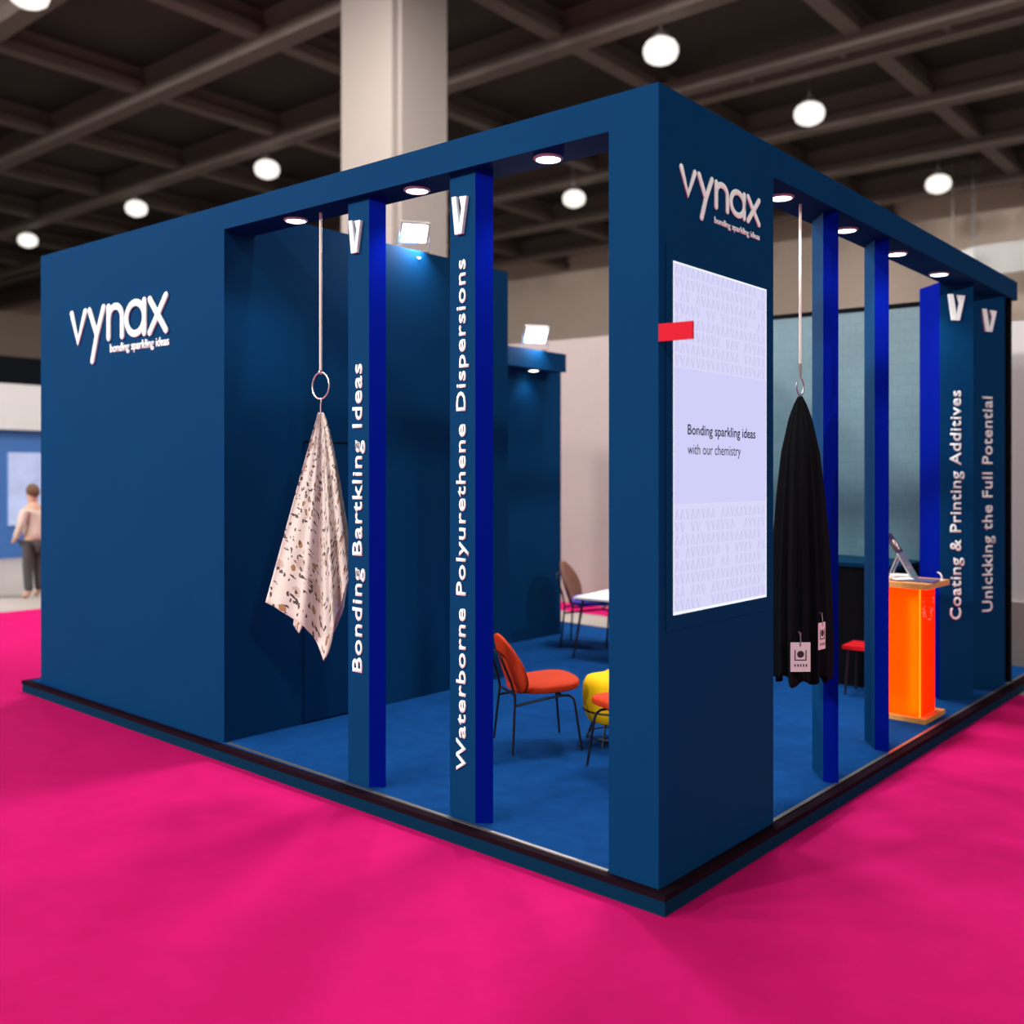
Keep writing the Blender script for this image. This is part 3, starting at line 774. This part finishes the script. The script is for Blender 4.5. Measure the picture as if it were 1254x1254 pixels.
# ------------------------------------------------------------------ chairs
def smooth_shell(outline, rings, cz, name, m, parent, warp):
    """pillow-like shell: outline (list of 2D points), cz(s)-> (top,bottom) thickness at ring s (1 edge ... 0 centre), warp(x,y,z)->xyz"""
    bm = B(); n = len(outline)
    tops, bots = [], []
    for s in rings:
        a, b = cz(s)
        tops.append([bm.verts.new(warp(x * s, y * s, a)) for x, y in outline])
        bots.append([bm.verts.new(warp(x * s, y * s, b)) for x, y in outline])
    ct = bm.verts.new(warp(0, 0, cz(0)[0])); cb = bm.verts.new(warp(0, 0, cz(0)[1]))
    for R, c, flip in ((tops, ct, 0), (bots, cb, 1)):
        for A, Q in zip(R, R[1:]):
            for i in range(n):
                f = (A[i], A[(i + 1) % n], Q[(i + 1) % n], Q[i]); bm.faces.new(f)
        for i in range(n): bm.faces.new((R[-1][i], R[-1][(i + 1) % n], c))
    for i in range(n): bm.faces.new((bots[0][i], bots[0][(i + 1) % n], tops[0][(i + 1) % n], tops[0][i]))
    bmesh.ops.recalc_face_normals(bm, faces=bm.faces[:])
    return fin(bm, name, m, parent, smooth=True)

RINGS = [1.0, 0.985, 0.95, 0.88, 0.76, 0.6, 0.4, 0.2]
def shell_chair(loc, rz, m, label, s=1.0, seat=None):
    t = thing('shell_chair', label, 'chair', loc, rz, 'shell chairs on the blue carpet')
    N = 56
    # seat: rounded, a little wider at the front
    out = []
    for k in range(N):
        a = 2 * PI * k / N; ca, sa = math.cos(a), math.sin(a)
        e = 2 / 2.6
        x = math.copysign(abs(ca) ** e, ca) * 0.235; y = math.copysign(abs(sa) ** e, sa) * (0.232 + 0.035 * ca)
        out.append((x * s, y * s))
    def th(q): return ((0.012 + 0.030 * (1 - q ** 4) ** 0.5) * s, (-0.012 - 0.026 * (1 - q ** 3) ** 0.5) * s)
    smooth_shell(out, RINGS, th, 'seat', seat or m, t, lambda x, y, z: (x + 0.035 * s, y, z + (0.390 + 0.07 * x / s - 0.20 * max(0, x / s - 0.12) ** 2 * 2 - 0.10 * (abs(y) / s) ** 2 * 2 + 0.03) * s))
    # backrest: broad low down, narrowing to a rounded tip
    out = []
    for k in range(N):
        a = 2 * PI * k / N; ca, sa = math.cos(a), math.sin(a)
        w = 0.262 * (1 - 0.22 * sa - 0.05 * sa * sa)
        out.append((math.copysign(abs(ca) ** 0.88, ca) * w * s, math.copysign(abs(sa) ** 0.95, sa) * 0.205 * s))
    tl = math.radians(17)
    def wb(x, y, z):
        cv = 0.55 * (x / s) ** 2 * s          # wraps round the sitter
        fx = -z - cv * -1
        return (-0.215 * s + fx * math.cos(tl) * 1.0 - y * math.sin(tl), x, 0.560 * s + y * math.cos(tl) + fx * math.sin(tl) * 0.3)
    def thb(q): return ((0.008 + 0.014 * (1 - q ** 4) ** 0.5) * s, (-0.008 - 0.016 * (1 - q ** 3) ** 0.5) * s)
    smooth_shell(out, RINGS, thb, 'backrest', m, t, wb)
    P = lambda *p: tuple(q * s for q in p)
    r = 0.0085 * s
    for sy in (-1, 1):
        bm = B(); tube(bm, [P(-0.24, 0.217 * sy, 0.0), P(-0.21, 0.175 * sy, 0.37)], r); fin(bm, 'leg', M['black'], t)
        bm = B(); tube(bm, [P(0.24, 0.217 * sy, 0.0), P(0.205, 0.185 * sy, 0.30), P(0.195, 0.178 * sy, 0.335), P(0.17, 0.17 * sy, 0.352), P(0.12, 0.165 * sy, 0.355)], r); fin(bm, 'leg', M['black'], t)
        bm = B(); tube(bm, [P(0.12, 0.165 * sy, 0.355), P(0.0, 0.165 * sy, 0.34), P(-0.213, 0.178 * sy, 0.31)], r); fin(bm, 'side_rail', M['black'], t)
    bm = B(); tube(bm, [P(-0.21, -0.175, 0.37), P(-0.232, -0.155, 0.46), P(-0.292, -0.125, 0.62), P(-0.302, -0.10, 0.645), P(-0.312, 0.0, 0.65), P(-0.302, 0.10, 0.645), P(-0.292, 0.125, 0.62), P(-0.232, 0.155, 0.46), P(-0.21, 0.175, 0.37)], r); fin(bm, 'back_frame', M['black'], t)
    bm = B(); tube(bm, [P(-0.21, -0.175, 0.365), P(-0.17, 0.0, 0.352), P(-0.21, 0.175, 0.365)], r); fin(bm, 'cross_rail', M['black'], t)
    bm = B(); tube(bm, [P(0.12, -0.165, 0.355), P(0.12, 0.165, 0.355)], r); fin(bm, 'cross_rail', M['black'], t)
    return t
shell_chair((-1.862, 1.424, 0), math.radians(58), M['orange'], 'orange upholstered shell chair standing alone on the blue carpet')
shell_chair((-1.045, 1.425, 0), math.radians(252), M['orange'], 'orange shell chair mostly hidden behind the corner pillar')
bc = shell_chair((-3.77, 4.67, 0), math.radians(25), M['brown'], 'shell chair with brown back and violet seat at the white table', 1.16, M['purple'])
for c in bc.children:
    if c.name.startswith('seat'): c['label'] = 'violet seat'
    if c.name.startswith('backrest'): c['label'] = 'brown backrest'

# yellow tub chair
t = thing('tub_chair', 'yellow tub chair on thin black legs by the corner pillar', 'chair', (-1.524, 1.826, 0), math.radians(60))
bm = B()
lathe(bm, [(0.0, 0.13), (0.10, 0.13), (0.165, 0.155), (0.195, 0.22), (0.205, 0.31), (0.20, 0.40), (0.178, 0.44), (0.13, 0.452), (0.0, 0.455)], seg=40); fin(bm, 'seat', M['yellow'], t, smooth=True)
bm = B()
n = 22; inner, outer = [], []
rings = []
for k in range(n + 1):
    a = -PI * 0.5 + PI * k / n
    hgt = 0.405 + 0.10 * math.sin(PI * k / n) ** 0.7
    rows = []
    for rr_, zz in ((0.206, 0.29), (0.216, 0.29), (0.226, hgt - 0.03), (0.215, hgt), (0.195, hgt), (0.185, hgt - 0.03)):
        rows.append(bm.verts.new((rr_ * math.cos(a), rr_ * math.sin(a), zz)))
    rings.append(rows)
for A, Q in zip(rings, rings[1:]):
    for i in range(6): bm.faces.new((A[i], A[(i + 1) % 6], Q[(i + 1) % 6], Q[i]))
bm.faces.new(rings[0]); bm.faces.new(rings[-1][::-1])
bmesh.ops.recalc_face_normals(bm, faces=bm.faces[:]); fin(bm, 'backrest', M['yellow'], t, smooth=True)
for k in range(4):
    a = PI / 4 + k * PI / 2
    bm = B(); tube(bm, [(0.13 * math.cos(a), 0.13 * math.sin(a), 0.155), (0.19 * math.cos(a), 0.19 * math.sin(a), 0.0)], 0.008); fin(bm, 'leg', M['black'], t)
bm = B(); tube(bm, arc((0, 0, 0.05), 0.171, 32, (1, 0, 0), (0, 1, 0)), 0.006, 6, closed=True); fin(bm, 'foot_ring', M['black'], t)
bm = B(); tube(bm, arc((0, 0, 0.23), 0.199, 32, (1, 0, 0), (0, 1, 0)), 0.007, 6, closed=True); fin(bm, 'seat_ring', M['black'], t)

# white table and violet stool at the back
t = thing('meeting_table', 'white topped table near the back of the stand', 'table', (-2.994, 4.405, 0), math.radians(6))
bm = B(); box(bm, (-0.55, -0.34, 0.585), (0.55, 0.34, 0.605)); fin(bm, 'tabletop', M['paper'], t, bevel=0.004)
bm = B(); box(bm, (-0.545, -0.335, 0.572), (0.545, 0.335, 0.585)); fin(bm, 'apron', M['cabinet'], t)
for sx in (-1, 1):
    for sy in (-1, 1):
        bm = B(); tube(bm, [(0.48 * sx, 0.28 * sy, 0.575), (0.56 * sx, 0.33 * sy, 0)], 0.013); fin(bm, 'leg', M['black'], t)

# ------------------------------------------------------------------ a visitor far off by the distant stand
def skinned(name, pts, edges, radii, m, parent):
    me = bpy.data.meshes.new(name); me.from_pydata([Vector(p) for p in pts], edges, []); me.update()
    o = bpy.data.objects.new(name, me); C.objects.link(o)
    me.materials.append(m)
    md = o.modifiers.new('skin', 'SKIN')
    for i, r in enumerate(radii):
        sv = me.skin_vertices[0].data[i]; sv.radius = r if isinstance(r, tuple) else (r, r); sv.use_root = (i == 0)
    s = o.modifiers.new('sub', 'SUBSURF'); s.levels = 2; s.render_levels = 2
    dg = bpy.context.evaluated_depsgraph_get(); dg.update()
    me2 = bpy.data.meshes.new_from_object(o.evaluated_get(dg))
    bpy.data.objects.remove(o)
    me2.name = name
    for p in me2.polygons: p.use_smooth = True
    o = bpy.data.objects.new(name, me2); C.objects.link(o)
    if not me2.materials: me2.materials.append(m)
    if parent: o.parent = parent
    return o
t = thing('person', 'person in a beige jacket and dark trousers standing beyond the logo wall', 'person', (-12.06, 2.53, FL), math.radians(200)); t.scale = (0.92, 0.92, 0.92)
pts = [(0, 0, 0.90), (0, 0, 1.08), (0, 0, 1.28), (0.0, 0, 1.40), (0.01, 0, 1.47), (0.03, 0, 1.55), (0.03, 0, 1.66),
       (0, 0.17, 1.36), (0.03, 0.23, 1.10), (0.16, 0.20, 0.92), (0.22, 0.19, 0.86), (0, -0.17, 1.36), (0.03, -0.23, 1.10), (0.16, -0.20, 0.92), (0.22, -0.19, 0.86),
       (0, 0.09, 0.84), (0.02, 0.10, 0.48), (-0.01, 0.10, 0.08), (0.10, 0.11, 0.03), (0, -0.09, 0.84), (0.02, -0.10, 0.48), (-0.01, -0.10, 0.08), (0.10, -0.11, 0.03)]
edges = [(0, 1), (1, 2), (2, 3), (3, 4), (4, 5), (5, 6), (3, 7), (7, 8), (8, 9), (9, 10), (3, 11), (11, 12), (12, 13), (13, 14), (0, 15), (15, 16), (16, 17), (17, 18), (0, 19), (19, 20), (20, 21), (21, 22)]
rad = [(0.14, 0.11), (0.13, 0.10), (0.15, 0.11), (0.10, 0.08), 0.055, (0.085, 0.095), (0.075, 0.085), 0.06, 0.045, 0.035, 0.03, 0.06, 0.045, 0.035, 0.03, 0.085, 0.06, 0.045, 0.04, 0.085, 0.06, 0.045, 0.04]
skinned('body', pts, edges, rad, M['skin'], t)
jp = pts[0:4] + [pts[7], pts[8], pts[9], pts[11], pts[12], pts[13]]
skinned('jacket', [(0, 0, 0.84)] + jp[1:], [(0, 1), (1, 2), (2, 3), (3, 4), (4, 5), (5, 6), (3, 7), (7, 8), (8, 9)], [(0.19, 0.15), (0.165, 0.13), (0.18, 0.14), (0.11, 0.09), 0.08, 0.062, 0.052, 0.08, 0.062, 0.052], M['beige'], t)
skinned('trousers', [(0, 0, 0.88), (0, 0.09, 0.82), (0.02, 0.10, 0.48), (-0.01, 0.10, 0.09), (0, -0.09, 0.82), (0.02, -0.10, 0.48), (-0.01, -0.10, 0.09)], [(0, 1), (1, 2), (2, 3), (0, 4), (4, 5), (5, 6)], [(0.15, 0.12), 0.10, 0.078, 0.065, 0.10, 0.078, 0.065], M['dark'], t)
bm = B(); bmesh.ops.create_icosphere(bm, subdivisions=3, radius=1.0)
for v in bm.verts: v.co = Vector((v.co.x * 0.105 + 0.015, v.co.y * 0.098, v.co.z * 0.11 + 1.665 - 0.03 * max(0, -v.co.x)))
fin(bm, 'hair', M['hair'], t, smooth=True)
t = thing('side_table', 'white table beside the person at the distant stand', 'table', (-13.3, 1.55, FL))
bm = B(); box(bm, (-0.5, -0.5, 0.74), (0.5, 0.5, 0.78)); fin(bm, 'tabletop', M['paper'], t)
for sx in (-1, 1):
    for sy in (-1, 1):
        bm = B(); tube(bm, [(0.42 * sx, 0.42 * sy, 0.74), (0.44 * sx, 0.44 * sy, 0)], 0.02); fin(bm, 'leg', M['steel'], t)

# ------------------------------------------------------------------ slope of the hall applied to everything
def all_children(o):
    out = []
    for c in o.children: out += [c] + all_children(c)
    return out
done = set()
for o in [x for x in C.objects if x.parent is None]:
    if o in FLAT:
        for c in [o] + all_children(o):
            if c.type == 'MESH' and c.data.name not in done:
                done.add(c.data.name)
                for v in c.data.vertices: v.co.z += SA * v.co.x + SB * v.co.y
    elif o.type in ('EMPTY', 'MESH'):
        o.location.z += SA * o.location.x + SB * o.location.y

# ------------------------------------------------------------------ light
def area(loc, target, size, power, col=(1.0, 0.95, 0.90)):
    l = bpy.data.lights.new('hall_light', 'AREA'); l.shape = 'DISK'; l.size = size; l.energy = power; l.color = col
    o = bpy.data.objects.new('hall_light', l); C.objects.link(o); o.location = loc
    o.rotation_euler = (Vector(target) - Vector(loc)).to_track_quat('-Z', 'Y').to_euler()
HP = 1000
for x, y in [(-39, 14.06), (-30.6, 14.2), (-22.97, 14.28), (-9.04, 14.41), (-8.17, 19.95), (-7.65, 28.2), (-17, 4.6), (-17.6, 22.66)]:
    area((x, y, 10.7), (x, y, 0), 0.8, HP)
# unseen hall lamps, added to light the stand's inside and both its fronts
for x, y, p in [(-9, 4.6, 1.0), (-2.5, 5.5, 0.9), (-1, 13, 0.8)]:
    area((x, y, 10.7), (x, y, 0), 2.6, HP * p)
for x, y, p in [(-14, -18, 2.2), (-7, -18, 2.4), (-1, -20, 1.6), (-20, -12, 1.8), (16, -9, 0.8), (17, 1, 1.1)]:
    area((x, y, 10.7), (-3, 0, 1.5), 1.2, HP * p)

w = bpy.data.worlds.new('World'); bpy.context.scene.world = w; w.use_nodes = True
w.node_tree.nodes['Background'].inputs[0].default_value = (0.95, 0.93, 0.95, 1)
w.node_tree.nodes['Background'].inputs[1].default_value = 0.27

# ------------------------------------------------------------------ camera
cd = bpy.data.cameras.new('camera'); cam = bpy.data.objects.new('camera', cd); C.objects.link(cam)
cam.location = (2.38525, -3.77951, 1.90833)
cam.rotation_euler = (PI / 2, 0, 0.7097057)
cd.sensor_fit = 'HORIZONTAL'; cd.sensor_width = 36.0
cd.lens = 1214.91 / 1254 * 36
cd.shift_y = -(627 - 565.0) / 1254
cd.dof.use_dof = True; cd.dof.focus_distance = 5.5
cd.dof.aperture_fstop = (cd.lens / 1000) / 0.034
cd.clip_end = 300
sc = bpy.context.scene; sc.camera = cam
sc.view_settings.view_transform = 'Standard'; sc.view_settings.look = 'None'
sc.view_settings.exposure = 0.0; sc.view_settings.gamma = 1.0
sc.view_settings.use_curve_mapping = False
